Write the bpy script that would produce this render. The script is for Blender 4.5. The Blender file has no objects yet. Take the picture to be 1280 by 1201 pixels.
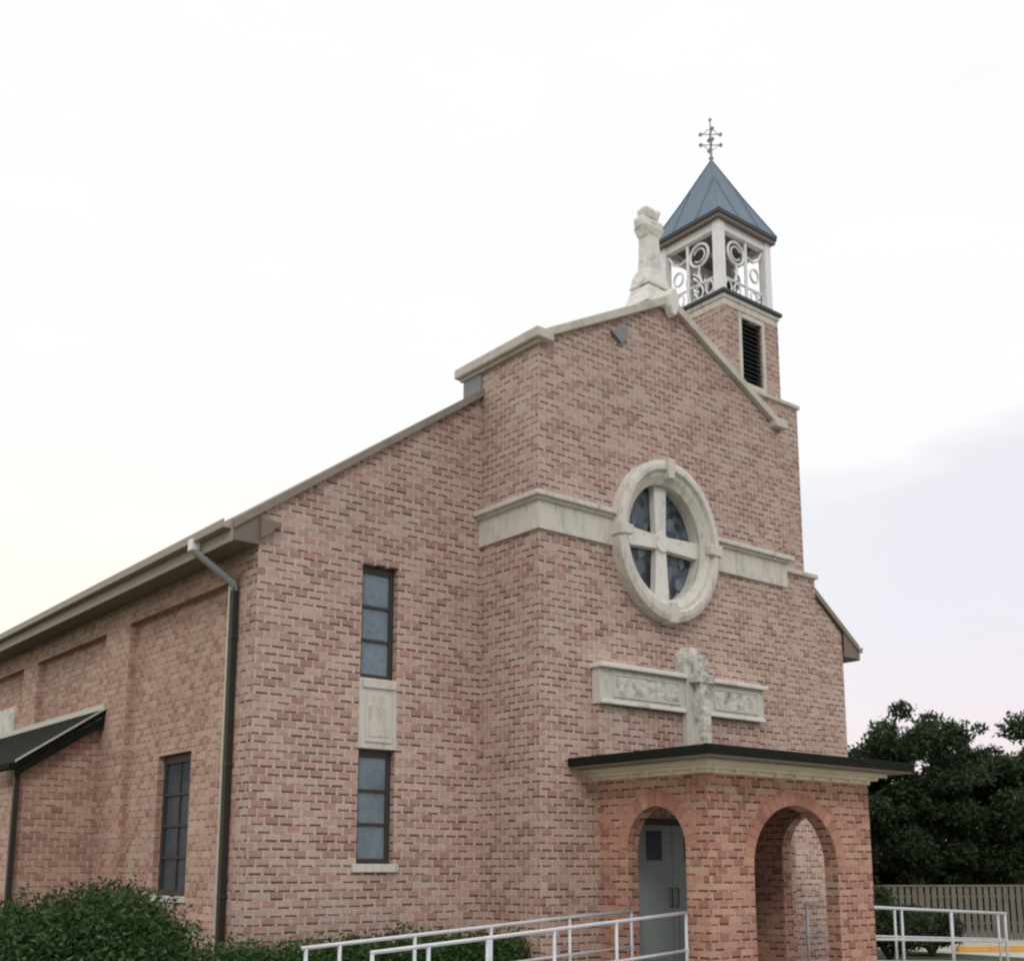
import bpy, bmesh, math, random
import numpy as np
from mathutils import Vector, Matrix
R = math.radians
random.seed(7); rng = np.random.default_rng(7)
sc = bpy.context.scene
COL = sc.collection

# ------------------------------------------------------------ camera
cam_d = bpy.data.cameras.new('camera'); cam = bpy.data.objects.new('camera', cam_d); COL.objects.link(cam)
YAW, PITCH = R(39.321), R(10.189)
Fv = Vector((math.sin(YAW)*math.cos(PITCH), math.cos(YAW)*math.cos(PITCH), math.sin(PITCH)))
Rv = Vector((math.cos(YAW), -math.sin(YAW), 0)); Uv = Rv.cross(Fv)
M = Matrix((Rv, Uv, -Fv)).transposed().to_4x4(); M.translation = Vector((-14.164, -12.982, 1.6))
cam.matrix_world = M
cam_d.sensor_width = 36; cam_d.sensor_fit = 'HORIZONTAL'
cam_d.lens = 36*1446.74/1280; cam_d.shift_y = (824.53-600.5)/1280
cam_d.clip_start = .1; cam_d.clip_end = 2000
sc.camera = cam

# ------------------------------------------------------------ world, sun, exposure
SUN_EL, SUN_AZ = R(46), R(-80)          # azimuth from +Y towards +X
w = bpy.data.worlds.new('World'); sc.world = w; w.use_nodes = True
nt = w.node_tree; nt.nodes.clear()
def N_(t, **k):
    n = nt.nodes.new(t)
    for a, b in k.items(): setattr(n, a, b)
    return n
sky = N_('ShaderNodeTexSky'); sky.sky_type = 'NISHITA'; sky.sun_disc = False
sky.sun_elevation = SUN_EL; sky.sun_rotation = SUN_AZ
tc = N_('ShaderNodeTexCoord')
def wvm(op, a, b):
    n = N_('ShaderNodeVectorMath', operation=op); nt.links.new(a, n.inputs[0]); n.inputs[1].default_value = b; return n
def wmath(op, a, b=None, c=None, clamp=False):
    n = N_('ShaderNodeMath', operation=op); n.use_clamp = clamp
    for i, v in enumerate((a, b, c)):
        if v is None: continue
        if isinstance(v, (int, float)): n.inputs[i].default_value = v
        else: nt.links.new(v, n.inputs[i])
    return n.outputs[0]
nz = N_('ShaderNodeTexNoise'); nz.inputs['Scale'].default_value = 4.5; nz.inputs['Detail'].default_value = 4
mp = N_('ShaderNodeMapping'); mp.inputs['Scale'].default_value = (1, 1, 3.5); nt.links.new(tc.outputs['Generated'], mp.inputs[0]); nt.links.new(mp.outputs[0], nz.inputs[0])
sep = N_('ShaderNodeSeparateXYZ'); nt.links.new(tc.outputs['Generated'], sep.inputs[0])
dr = wvm('DOT_PRODUCT', tc.outputs['Generated'], tuple(Rv)).outputs['Value']
right = wmath('MULTIPLY_ADD', dr, 1/.5, .35, clamp=True)                  # 0 to the left, 1 to the right
el = wmath('ADD', sep.outputs[2], wmath('MULTIPLY', wmath('SUBTRACT', nz.outputs[0], .5), .13))
# edge of the lilac cloud bank rises towards the right
top = wmath('MULTIPLY_ADD', dr, .22, .265)
cloud = wmath('MULTIPLY', wmath('SUBTRACT', top, el), 26, clamp=True)
cloud = wmath('MULTIPLY', cloud, right)
def wmix(f, a, b):
    n = N_('ShaderNodeMix', data_type='RGBA')
    nt.links.new(f, n.inputs[0]) if not isinstance(f, (int, float)) else setattr(n.inputs[0], 'default_value', f)
    for s, v in ((n.inputs[6], a), (n.inputs[7], b)):
        if isinstance(v, tuple): s.default_value = (*v, 1)
        else: nt.links.new(v, s)
    return n.outputs[2]
warm = wmath('MULTIPLY', wmath('SUBTRACT', .36, el), 3.2, clamp=True)
lw = wmath('MULTIPLY', warm, wmath('SUBTRACT', 1.15, right), clamp=True)
upper = wmix(lw, (.965, .968, .975), (1.04, .985, .83))
pinkf = wmath('MULTIPLY', wmath('SUBTRACT', .21, el), 6, clamp=True)
bank = wmix(pinkf, (.83, .825, .885), (.95, .80, .81))
col = wmix(cloud, upper, bank)
mot = wmath('MULTIPLY_ADD', wmath('SUBTRACT', nz.outputs[0], .5), .06, 1.03)
# overcast luminance: brighter towards the zenith, duller behind the photographer
zen = wmath('MULTIPLY', wmath('SUBTRACT', sep.outputs[2], .66), 3.5, clamp=True)
bk = wmath('MULTIPLY', wvm('DOT_PRODUCT', tc.outputs['Generated'], (-Fv.x, -Fv.y, 0)).outputs['Value'], 2.0, clamp=True)
bk = wmath('MULTIPLY', bk, wmath('SUBTRACT', 1, zen))
mot = wmath('MULTIPLY', mot, wmath('MULTIPLY', wmath('MULTIPLY_ADD', zen, .95, 1), wmath('MULTIPLY_ADD', bk, -.30, 1)))
vm = N_('ShaderNodeVectorMath', operation='SCALE'); nt.links.new(col, vm.inputs[0]); nt.links.new(mot, vm.inputs[3])
skys = N_('ShaderNodeVectorMath', operation='SCALE'); nt.links.new(sky.outputs[0], skys.inputs[0]); skys.inputs[3].default_value = .08
fin = wmix(.04, vm.outputs[0], skys.outputs[0])
bg = N_('ShaderNodeBackground'); nt.links.new(fin, bg.inputs[0]); bg.inputs[1].default_value = 1.03
wo = N_('ShaderNodeOutputWorld'); nt.links.new(bg.outputs[0], wo.inputs[0])

sd = bpy.data.lights.new('sun', 'SUN'); sd.energy = .8; sd.angle = R(14); sd.color = (1, .95, .88)
so = bpy.data.objects.new('sun', sd); COL.objects.link(so)
so.rotation_euler = Vector((math.sin(SUN_AZ)*math.cos(SUN_EL), math.cos(SUN_AZ)*math.cos(SUN_EL)-.9, math.sin(SUN_EL))).to_track_quat('Z', 'Y').to_euler()
sc.view_settings.view_transform = 'Standard'; sc.view_settings.look = 'None'
sc.view_settings.exposure = 0; sc.view_settings.gamma = 1
sc.cycles.pixel_filter_type = 'BLACKMAN_HARRIS'; sc.cycles.filter_width = 2.3
sc.cycles.max_bounces = 6

# ------------------------------------------------------------ materials
class NT:
    def __init__(s, name):
        s.m = bpy.data.materials.new(name); s.m.use_nodes = True; s.t = s.m.node_tree; s.t.nodes.clear()
        s.o = s.t.nodes.new('ShaderNodeOutputMaterial'); s.b = s.t.nodes.new('ShaderNodeBsdfPrincipled')
        s.t.links.new(s.b.outputs[0], s.o.inputs[0])
    def n(s, t, **k):
        n = s.t.nodes.new(t)
        for a, b in k.items(): setattr(n, a, b)
        return n
    def l(s, a, b): s.t.links.new(a, b)
    def math(s, op, a, b=None, c=None, clamp=False):
        n = s.n('ShaderNodeMath', operation=op); n.use_clamp = clamp
        for i, v in enumerate((a, b, c)):
            if v is None: continue
            if isinstance(v, (int, float)): n.inputs[i].default_value = v
            else: s.l(v, n.inputs[i])
        return n.outputs[0]
    def mix(s, f, a, b, bt='MIX'):
        n = s.n('ShaderNodeMix', data_type='RGBA', blend_type=bt)
        if isinstance(f, (int, float)): n.inputs[0].default_value = f
        else: s.l(f, n.inputs[0])
        for k, v in ((n.inputs[6], a), (n.inputs[7], b)):
            if isinstance(v, tuple): k.default_value = (*v, 1)
            else: s.l(v, k)
        return n.outputs[2]
    def noise(s, vec, scale, detail=3, rough=.5):
        n = s.n('ShaderNodeTexNoise'); n.inputs['Scale'].default_value = scale; n.inputs['Detail'].default_value = detail; n.inputs['Roughness'].default_value = rough
        s.l(vec, n.inputs[0]); return n.outputs[0]
    def pos(s): return s.n('ShaderNodeNewGeometry').outputs['Position']
    def ramp(s, f, stops):
        n = s.n('ShaderNodeValToRGB'); e = n.color_ramp.elements
        while len(e) < len(stops): e.new(.5)
        for el_, (p, c) in zip(e, stops): el_.position = p; el_.color = (*c, 1)
        s.l(f, n.inputs[0]); return n.outputs[0]
    def bump(s, h, strength, dist):
        n = s.n('ShaderNodeBump'); n.inputs['Strength'].default_value = strength; n.inputs['Distance'].default_value = dist
        s.l(h, n.inputs['Height']); s.l(n.outputs[0], s.b.inputs['Normal'])

def brick_mat(name, ramp, mortar, shade_burnt_col, bw=.225, bh=.112, dash=.9, soft=0.0):
    """running bond laid in world metres; shade painted in the raked bed joints, pale perpends, every brick its own fired tone"""
    t = NT(name)
    g = t.n('ShaderNodeNewGeometry'); P = g.outputs['Position']
    sp = t.n('ShaderNodeSeparateXYZ'); t.l(P, sp.inputs[0])
    sn = t.n('ShaderNodeSeparateXYZ'); t.l(g.outputs['True Normal'], sn.inputs[0])
    side = t.math('GREATER_THAN', t.math('ABSOLUTE', sn.outputs[0]), .6)
    u = t.math('ADD', t.math('MULTIPLY', sp.outputs[0], t.math('SUBTRACT', 1, side)), t.math('MULTIPLY', t.math('ADD', sp.outputs[1], .07), side))
    wob = t.noise(P, 9, 2); wb = t.math('MULTIPLY', t.math('SUBTRACT', wob, .5), .012)
    v = t.math('DIVIDE', t.math('ADD', t.math('ADD', sp.outputs[2], 20), wb), bh)
    row = t.math('FLOOR', v); fv = t.math('SUBTRACT', v, row)
    uu = t.math('ADD', t.math('DIVIDE', t.math('ADD', t.math('ADD', u, 40), wb), bw), t.math('MULTIPLY', t.math('MODULO', row, 2), .5))
    colm = t.math('FLOOR', uu); fu = t.math('SUBTRACT', uu, colm)
    cb = t.n('ShaderNodeCombineXYZ'); t.l(colm, cb.inputs[0]); t.l(row, cb.inputs[1]); t.l(side, cb.inputs[2])
    wn = t.n('ShaderNodeTexWhiteNoise'); t.l(cb.outputs[0], wn.inputs[0])
    sc_ = t.n('ShaderNodeSeparateColor'); t.l(wn.outputs['Color'], sc_.inputs[0])
    r1, r2, r3 = sc_.outputs[0], sc_.outputs[1], sc_.outputs[2]
    c = t.ramp(r1, ramp)
    fine = t.noise(P, 26, 4, .65); big = t.noise(P, .45, 4, .6); mid = t.noise(P, 2.6, 3, .6)
    c = t.mix(t.math('MULTIPLY', t.math('SUBTRACT', mid, .4), .9, clamp=True), c, mortar)
    perp = t.math('GREATER_THAN', t.math('ABSOLUTE', t.math('SUBTRACT', fu, .5)), .445)
    bed = t.math('LESS_THAN', fv, .13)
    c = t.mix(t.math('MAXIMUM', t.math('MULTIPLY', perp, .85), bed), c, mortar)
    # shade of the raked bed joint, painted as dark dashes beneath most bricks
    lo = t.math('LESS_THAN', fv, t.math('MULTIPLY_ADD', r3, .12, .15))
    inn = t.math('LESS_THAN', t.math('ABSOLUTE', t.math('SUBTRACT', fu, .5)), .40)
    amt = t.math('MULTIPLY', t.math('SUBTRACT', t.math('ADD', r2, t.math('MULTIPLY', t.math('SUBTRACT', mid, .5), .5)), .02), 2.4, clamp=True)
    joint_shade = t.math('MULTIPLY', t.math('MULTIPLY', lo, inn), amt)
    c = t.mix(t.math('MULTIPLY', joint_shade, dash), c, shade_burnt_col)
    # an odd very dark, over-burnt brick here and there
    burnt = t.math('GREATER_THAN', t.math('MULTIPLY', r2, t.math('ADD', r3, .0)), .86)
    c = t.mix(t.math('MULTIPLY', burnt, .2), c, shade_burnt_col)
    f = t.math('MULTIPLY_ADD', t.math('SUBTRACT', fine, .5), .8, 1); f = t.math('MULTIPLY', f, t.math('MULTIPLY_ADD', t.math('SUBTRACT', big, .5), .55, 1))
    vm_ = t.n('ShaderNodeVectorMath', operation='SCALE'); t.l(c, vm_.inputs[0]); t.l(f, vm_.inputs[3])
    # grey rain staining that fades in towards the exposed top of the walls
    st = t.math('MULTIPLY', t.math('MULTIPLY', t.math('SUBTRACT', sp.outputs[2], 4.5), .16, clamp=True), t.math('MULTIPLY_ADD', big, .9, -.05), clamp=True)
    cc = t.mix(t.math('MULTIPLY', st, .75), vm_.outputs[0], t.mix(.55, vm_.outputs[0], (.30, .255, .235)))
    t.l(cc, t.b.inputs['Base Color']); t.b.inputs['Roughness'].default_value = .9; t.b.inputs['Specular IOR Level'].default_value = .25
    h = t.math('SUBTRACT', t.math('MULTIPLY', fine, .35), t.math('ADD', t.math('MAXIMUM', perp, bed), joint_shade))
    t.bump(h, .6, .012)
    return t.m

def plain(name, col, rough=.6, metal=0, var=.25, scale=4, bump=0, spec=.5, stain=None, stain_amt=.5, stain_scale=(1, 1, 1)):
    t = NT(name); p = t.pos()
    a = t.noise(p, scale, 4, .6); b = t.noise(p, scale*9, 3)
    f = t.math('ADD', t.math('MULTIPLY_ADD', t.math('SUBTRACT', a, .5), var*2, 1), t.math('MULTIPLY', t.math('SUBTRACT', b, .5), var))
    vm_ = t.n('ShaderNodeVectorMath', operation='SCALE'); vm_.inputs[0].default_value = col; t.l(f, vm_.inputs[3])
    c = vm_.outputs[0]
    if stain:
        mpp = t.n('ShaderNodeMapping'); mpp.inputs['Scale'].default_value = stain_scale; t.l(p, mpp.inputs[0])
        s_ = t.math('MULTIPLY', t.math('SUBTRACT', t.noise(mpp.outputs[0], 3, 5, .7), .5), 5, clamp=True)
        c = t.mix(t.math('MULTIPLY', s_, stain_amt), c, stain)
    t.l(c, t.b.inputs['Base Color']); t.b.inputs['Roughness'].default_value = rough; t.b.inputs['Metallic'].default_value = metal
    t.b.inputs['Specular IOR Level'].default_value = spec
    if bump: t.bump(b, bump, .01)
    return t.m

def leaf_mat(name, cols, tr=.25):
    t = NT(name); g = t.n('ShaderNodeNewGeometry')
    big = t.noise(g.outputs['Position'], 1.1, 3)
    f = t.math('ADD', t.math('MULTIPLY', g.outputs['Random Per Island'], .6), t.math('MULTIPLY', big, .4))
    c = t.ramp(f, [(i/(len(cols)-1), cc) for i, cc in enumerate(cols)])
    t.l(c, t.b.inputs['Base Color']); t.b.inputs['Roughness'].default_value = .6; t.b.inputs['Specular IOR Level'].default_value = .3
    tl = t.n('ShaderNodeBsdfTranslucent'); t.l(c, tl.inputs[0])
    mx = t.n('ShaderNodeMixShader'); mx.inputs[0].default_value = tr
    t.l(t.b.outputs[0], mx.inputs[1]); t.l(tl.outputs[0], mx.inputs[2]); t.l(mx.outputs[0], t.o.inputs[0])
    return t.m

WALL_RAMP = [(0, (.36, .21, .175)), (.25, (.45, .285, .24)), (.5, (.49, .335, .28)), (.75, (.545, .41, .345)), (.9, (.53, .345, .28)), (1, (.47, .265, .21))]
PORCH_RAMP = [(0, (.30, .135, .10)), (.3, (.42, .205, .155)), (.6, (.47, .25, .19)), (.85, (.51, .32, .225)), (1, (.40, .175, .13))]
MT = {}
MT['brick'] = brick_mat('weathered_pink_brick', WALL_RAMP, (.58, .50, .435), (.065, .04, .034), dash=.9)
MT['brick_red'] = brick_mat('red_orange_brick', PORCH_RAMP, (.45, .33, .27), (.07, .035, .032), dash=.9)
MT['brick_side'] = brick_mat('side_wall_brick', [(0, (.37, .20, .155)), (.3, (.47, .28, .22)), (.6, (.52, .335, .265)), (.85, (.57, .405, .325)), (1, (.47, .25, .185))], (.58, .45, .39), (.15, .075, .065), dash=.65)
def island_brick():
    t = NT('arch_brick'); g = t.n('ShaderNodeNewGeometry'); c = t.ramp(g.outputs['Random Per Island'], PORCH_RAMP)
    vm_ = t.n('ShaderNodeVectorMath', operation='SCALE'); t.l(c, vm_.inputs[0]); t.l(t.math('MULTIPLY_ADD', t.noise(g.outputs['Position'], 22, 4), .7, .62), vm_.inputs[3])
    t.l(vm_.outputs[0], t.b.inputs['Base Color']); t.b.inputs['Roughness'].default_value = .9; return t.m
MT['arch'] = island_brick()
MT['stone'] = plain('cast_stone', (.64, .61, .555), .85, var=.10, scale=2.5, bump=.2, stain=(.24, .225, .18), stain_amt=.55, stain_scale=(3.5, 3.5, .9))
MT['stone_w'] = plain('weathered_white_stone', (.77, .745, .70), .8, var=.12, scale=3, bump=.3, stain=(.26, .245, .22), stain_amt=.6)
def carved():
    t = NT('carved_stone'); p = t.pos(); vo = t.n('ShaderNodeTexVoronoi', feature='SMOOTH_F1'); vo.inputs['Scale'].default_value = 11; t.l(p, vo.inputs[0])
    n = t.noise(p, 9, 4, .6); hgt = t.math('ADD', vo.outputs['Distance'], t.math('MULTIPLY', n, .5))
    c = t.mix(t.math('MULTIPLY', t.math('SUBTRACT', t.noise(p, 6, 5, .7), .46), 5, clamp=True), (.68, .66, .61), (.30, .285, .24))
    t.l(c, t.b.inputs['Base Color']); t.b.inputs['Roughness'].default_value = .85; t.bump(hgt, .7, .04); return t.m
MT['carved'] = carved()
MT['coping'] = plain('coping_stone', (.56, .53, .46), .85, var=.15, scale=2, bump=.2, stain=(.25, .24, .19), stain_amt=.6)
MT['white'] = plain('white_paint', (.86, .85, .87), .5, var=.08, scale=3, stain=(.45, .43, .40), stain_amt=.3)
MT['roofblue'] = plain('slate_blue_roof', (.085, .135, .19), .55, var=.15, scale=2, stain=(.05, .08, .115), stain_amt=.6, stain_scale=(4, 4, .5))
MT['dark'] = plain('dark_metal_edge', (.035, .042, .05), .5, var=.2)
MT['shingle'] = plain('brown_roofing', (.26, .22, .18), .9, var=.3, scale=3)
MT['fascia'] = plain('tan_fascia_paint', (.36, .295, .235), .6, var=.15)
MT['soffit'] = plain('soffit_boards', (.20, .16, .135), .75, var=.15)
MT['porchroof'] = plain('dark_green_roof_edge', (.012, .015, .012), .9, var=.3, spec=.15)
MT['cream'] = plain('cream_trim_paint', (.70, .66, .52), .6, var=.12, stain=(.30, .27, .18), stain_amt=.4)
MT['bronze'] = plain('bronze_window_frame', (.045, .038, .032), .5, var=.15)
MT['glass'] = plain('blue_grey_glass', (.15, .205, .25), .14, var=.6, scale=1.1, spec=.6)
MT['glass_d'] = plain('dark_leaded_glass', (.05, .07, .09), .2, var=.5, scale=4, spec=.6)
def stained():
    t = NT('stained_glass'); p = t.pos(); vo = t.n('ShaderNodeTexVoronoi'); vo.inputs['Scale'].default_value = 7; t.l(p, vo.inputs[0])
    sc_ = t.n('ShaderNodeSeparateColor'); t.l(vo.outputs['Color'], sc_.inputs[0])
    c = t.ramp(sc_.outputs[0], [(0, (.012, .016, .022)), (.35, (.035, .05, .075)), (.6, (.10, .15, .20)), (.8, (.05, .06, .05)), (1, (.22, .26, .30))])
    t.l(c, t.b.inputs['Base Color']); t.b.inputs['Roughness'].default_value = .3; return t.m
MT['stained'] = stained()
MT['pipe'] = plain('dark_downpipe_paint', (.028, .023, .019), .5, var=.15)
MT['pipe_l'] = plain('pale_trim_lit_strip', (.55, .53, .44), .45, var=.1)  # pale trim colour; on the nave downpipe it paints the lit edge
MT['greymetal'] = plain('grey_metal_flashing', (.21, .225, .235), .5, var=.15)
MT['door'] = plain('grey_green_door_paint', (.25, .30, .29), .45, var=.08, scale=2)
MT['galv'] = plain('galvanised_handrail', (.60, .61, .65), .45, metal=.25, var=.15, stain=(.30, .24, .19), stain_amt=.25, scale=8)
MT['bronze_bell'] = plain('aged_bell_bronze', (.16, .18, .12), .5, metal=.5, var=.3)
MT['iron'] = plain('grey_painted_iron', (.40, .39, .41), .6, var=.1)
MT['louver'] = plain('black_louver', (.022, .026, .03), .6, var=.2)
MT['concrete'] = plain('concrete_paving', (.42, .39, .34), .9, var=.18, scale=1.5, bump=.3)
MT['asphalt'] = plain('asphalt', (.055, .055, .055), .95, var=.25, scale=3, bump=.4)
MT['grass'] = plain('lawn', (.04, .055, .025), .95, var=.4, scale=2, bump=.5)
MT['yellow'] = plain('worn_yellow_paint', (.62, .33, .055), .6, var=.2, scale=5, stain=(.30, .2, .1), stain_amt=.4)
MT['fence'] = plain('weathered_fence_boards', (.15, .14, .115), .9, var=.35, scale=3)
MT['bark'] = plain('bark', (.10, .08, .06), .95, var=.4, scale=8, bump=.6)
MT['leaf'] = leaf_mat('tree_leaves', [(.009, .021, .009), (.020, .042, .017), (.042, .068, .028), (.085, .115, .055)], .2)
MT['leaf_b'] = leaf_mat('bush_leaves', [(.012, .028, .008), (.027, .060, .015), (.055, .105, .028), (.11, .16, .05)])
MT['leaf_h'] = leaf_mat('hedge_leaves', [(.015, .04, .01), (.03, .075, .018), (.06, .125, .03), (.09, .16, .045)])

# ------------------------------------------------------------ mesh helpers
class MB:
    def __init__(s): s.v = []; s.f = []
    def add(s, vs, fs):
        k = len(s.v); s.v += [tuple(v) for v in vs]; s.f += [tuple(i+k for i in f) for f in fs]; return s
    def box(s, x0, x1, y0, y1, z0, z1):
        vs = [(x, y, z) for z in (z0, z1) for y in (y0, y1) for x in (x0, x1)]
        return s.add(vs, [(0, 2, 3, 1), (4, 5, 7, 6), (0, 1, 5, 4), (2, 6, 7, 3), (0, 4, 6, 2), (1, 3, 7, 5)])
    def prism(s, poly, axis, a, b):
        """closed 2-D polygon extruded along an axis (x: poly=(y,z), y: poly=(x,z), z: poly=(x,y))"""
        def P(p, t): return {'x': (t, p[0], p[1]), 'y': (p[0], t, p[1]), 'z': (p[0], p[1], t)}[axis]
        n = len(poly); vs = [P(p, a) for p in poly]+[P(p, b) for p in poly]
        return s.add(vs, [tuple(range(n)), tuple(range(2*n-1, n-1, -1))]+[(i, i+n, (i+1) % n+n, (i+1) % n) for i in range(n)])
    def tube(s, pts, r, n=10, cap=True, closed=False):
        pts = [Vector(p) for p in pts]; rs = r if isinstance(r, (list, tuple)) else [r]*len(pts)
        base = len(s.v); up = None
        for i, p in enumerate(pts):
            if closed: d = pts[(i+1) % len(pts)]-pts[i-1]
            else: d = pts[min(i+1, len(pts)-1)]-pts[max(i-1, 0)]
            d.normalize()
            if up is None: up = d.orthogonal().normalized()
            up = (up-d*up.dot(d)).normalized(); q = d.cross(up)
            for k in range(n):
                a = 2*math.pi*k/n; s.v.append(tuple(p+(up*math.cos(a)+q*math.sin(a))*rs[i]))
        m = len(pts)
        for i in range(m if closed else m-1):
            j = (i+1) % m
            for k in range(n): s.f.append((base+i*n+k, base+i*n+(k+1) % n, base+j*n+(k+1) % n, base+j*n+k))
        if cap and not closed:
            s.f.append(tuple(base+k for k in range(n-1, -1, -1))); s.f.append(tuple(base+(m-1)*n+k for k in range(n)))
        return s
    def lathe(s, prof, cx, cy, n=24):
        base = len(s.v)
        for r, z in prof:
            for k in range(n): a = 2*math.pi*k/n; s.v.append((cx+r*math.cos(a), cy+r*math.sin(a), z))
        for i in range(len(prof)-1):
            for k in range(n): s.f.append((base+i*n+k, base+i*n+(k+1) % n, base+(i+1)*n+(k+1) % n, base+(i+1)*n+k))
        s.f.append(tuple(base+k for k in range(n-1, -1, -1))); s.f.append(tuple(base+(len(prof)-1)*n+k for k in range(n)))
        return s
    def ringy(s, cx, cz, prof, n=48, a0=0, a1=2*math.pi, kx=1, kz=1):
        """profile of (radius, y) points, closed loop, revolved around the y axis through (cx, cz)"""
        base = len(s.v); full = abs(a1-a0-2*math.pi) < 1e-6; m = n if full else n+1; k = len(prof)
        for i in range(m):
            a = a0+(a1-a0)*i/n
            for r, y in prof: s.v.append((cx+kx*r*math.cos(a), y, cz+kz*r*math.sin(a)))
        for i in range(n):
            j = (i+1) % m
            for q in range(k): s.f.append((base+i*k+q, base+i*k+(q+1) % k, base+j*k+(q+1) % k, base+j*k+q))
        if not full:
            s.f.append(tuple(base+q for q in range(k))); s.f.append(tuple(base+n*k+q for q in range(k-1, -1, -1)))
        return s
    def build(s, name, mat, parent=None, bevel=0, smooth=False):
        me = bpy.data.meshes.new(name); me.from_pydata(s.v, [], s.f)
        bm = bmesh.new(); bm.from_mesh(me); bmesh.ops.recalc_face_normals(bm, faces=bm.faces); bm.to_mesh(me); bm.free()
        if smooth:
            for p in me.polygons: p.use_smooth = True
        return link(name, me, mat, parent, bevel)
def link(name, me, mat, parent=None, bevel=0):
    o = bpy.data.objects.new(name, me); COL.objects.link(o); me.materials.append(MT[mat] if isinstance(mat, str) else mat)
    if bevel:
        b = o.modifiers.new('bevel', 'BEVEL'); b.width = bevel; b.segments = 2; b.limit_method = 'ANGLE'
    if parent:
        root = parent
        while root.parent: root = root.parent
        o.parent = parent
        o.matrix_parent_inverse = world_of(parent).inverted()
    return o
def world_of(o):
    m = Matrix.LocRotScale(o.location, o.rotation_euler, o.scale)
    return world_of(o.parent) @ o.matrix_parent_inverse @ m if o.parent else m
def slab(name, mat, outer, holes, axis, front, back, parent, bevel=0):
    """wall: outer outline and holes in 2-D, real thickness from front to back plane"""
    def P(p, t): return (t, p[0], p[1]) if axis == 'x' else (p[0], t, p[1])
    bm = bmesh.new(); allv = []
    for t in (front, back):
        es = []
        for loop in [outer]+holes:
            vs = [bm.verts.new(P(p, t)) for p in loop]; allv.append(vs)
            es += [bm.edges.new((vs[i], vs[(i+1) % len(vs)])) for i in range(len(vs))]
        bmesh.ops.triangle_fill(bm, use_beauty=True, use_dissolve=False, edges=es)
    k = len(holes)+1
    for q in range(k):
        a, b = allv[q], allv[q+k]
        for i in range(len(a)): bm.faces.new((a[i], a[(i+1) % len(a)], b[(i+1) % len(a)], b[i]))
    bmesh.ops.recalc_face_normals(bm, faces=bm.faces)
    me = bpy.data.meshes.new(name); bm.to_mesh(me); bm.free()
    return link(name, me, mat, parent, bevel)
def rect(a, b, c, d): return [(a, c), (b, c), (b, d), (a, d)]
def circle(cx, cz, r, n=48, kx=1, kz=1): return [(cx+kx*r*math.cos(2*math.pi*i/n), cz+kz*r*math.sin(2*math.pi*i/n)) for i in range(n)]
def archpts(c, hw, zs, n=16, k=1.0):
    return [(c+hw*math.cos(a), zs+k*hw*math.sin(a)) for a in [math.pi*i/n for i in range(n+1)]]
def props(o, label=None, cat=None, group=None, kind=None):
    for k, v in (('label', label), ('category', cat), ('group', group), ('kind', kind)):
        if v: o[k] = v
    return o
def empty(name, loc, label, cat, group=None):
    o = bpy.data.objects.new(name, None); COL.objects.link(o); o.location = loc; o.empty_display_size = .3
    return props(o, label, cat, group)

G = -.3                                    # ground level
# ------------------------------------------------------------ setting
g = MB().add([(-600, -600, G), (600, -600, G), (600, 600, G), (-600, 600, G)], [(0, 1, 2, 3)]).build('ground', 'grass'); props(g, kind='structure')
g = MB().add([(10.6, -60, G+.004), (60, -60, G+.004), (60, 60, G+.004), (10.6, 60, G+.004)], [(0, 1, 2, 3)]).build('parking_lot', 'concrete'); props(g, kind='structure')
g = MB().box(-20, 7.4, -9, -2.75, G, G+.02).build('path', 'concrete'); props(g, kind='structure')
g = MB().prism([(-8.2, G), (8.9, G), (8.9, G+.03), (3.0, .05), (-3.0, .05), (-8.2, G+.03)], 'y', -2.4, -.45).build('ramp', 'concrete'); props(g, kind='structure')

# ------------------------------------------------------------ church
church = empty('church', (0, 0, G), 'pink brick church with gabled front, wheel window, arched porch and bell tower', 'church')
W, N, D = 3.0, 6.95, 1.45
LEN = 26
ZE, SL = 6.465, .71
zr = lambda x: ZE+(N-abs(x))*SL
# nave front wall (left and right of the projecting centre)
wx0, wx1 = -5.235, -4.60
slab('wall', 'brick', [(-N, G), (-2.9, G), (-2.9, zr(2.9)+.11), (-N, ZE+.11)], [rect(wx0, wx1, 1.66, 3.32), rect(wx0, wx1, 4.37, 6.10)], 'y', D, D+.35, church)
slab('wall', 'brick', [(N-.1, G), (2.9, G), (2.9, zr(2.9)+.11), (N-.1, ZE+.11)], [], 'y', D, D+.35, church)
def window(x0, x1, z0, z1, plane, axis, cols, rows, glass, rec=.1, fr=.055, parent=church):
    """frame set back in its opening, panes a sub-part"""
    def bx(m, a, b, c, d, e, f):           # a,b along wall; c,d depth; e,f height
        if axis == 'y': m.box(a, b, c, d, e, f)
        else: m.box(c, d, a, b, e, f)
    f = MB(); p0 = plane+rec; p1 = plane+rec+.07; e = .002
    bx(f, x0+e, x0+fr, p0, p1, z0+e, z1-e); bx(f, x1-fr, x1-e, p0, p1, z0+e, z1-e)
    bx(f, x0+fr, x1-fr, p0, p1, z0+e, z0+fr); bx(f, x0+fr, x1-fr, p0, p1, z1-fr*1.5, z1-e)
    iw = (x1-x0-2*fr); ih = z1-z0-2.5*fr
    for i in range(1, cols): c = x0+fr+iw*i/cols; bx(f, c-.012, c+.012, p0+.01, p1-.02, z0+fr, z1-1.5*fr)
    for i in range(1, rows): c = z0+fr+ih*i/rows; bx(f, x0+fr, x1-fr, p0+.006, p1-.015, c-.022, c+.022)
    fo = f.build('window', 'bronze', parent, .004)
    g = MB(); bx(g, x0+fr*.5, x1-fr*.5, p0+.035, p0+.05, z0+fr*.5, z1-fr*.5); g.build('pane', glass, fo)
    return fo
window(wx0, wx1, 4.37, 6.10, D, 'y', 1, 3, 'glass', fr=.075)
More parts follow.
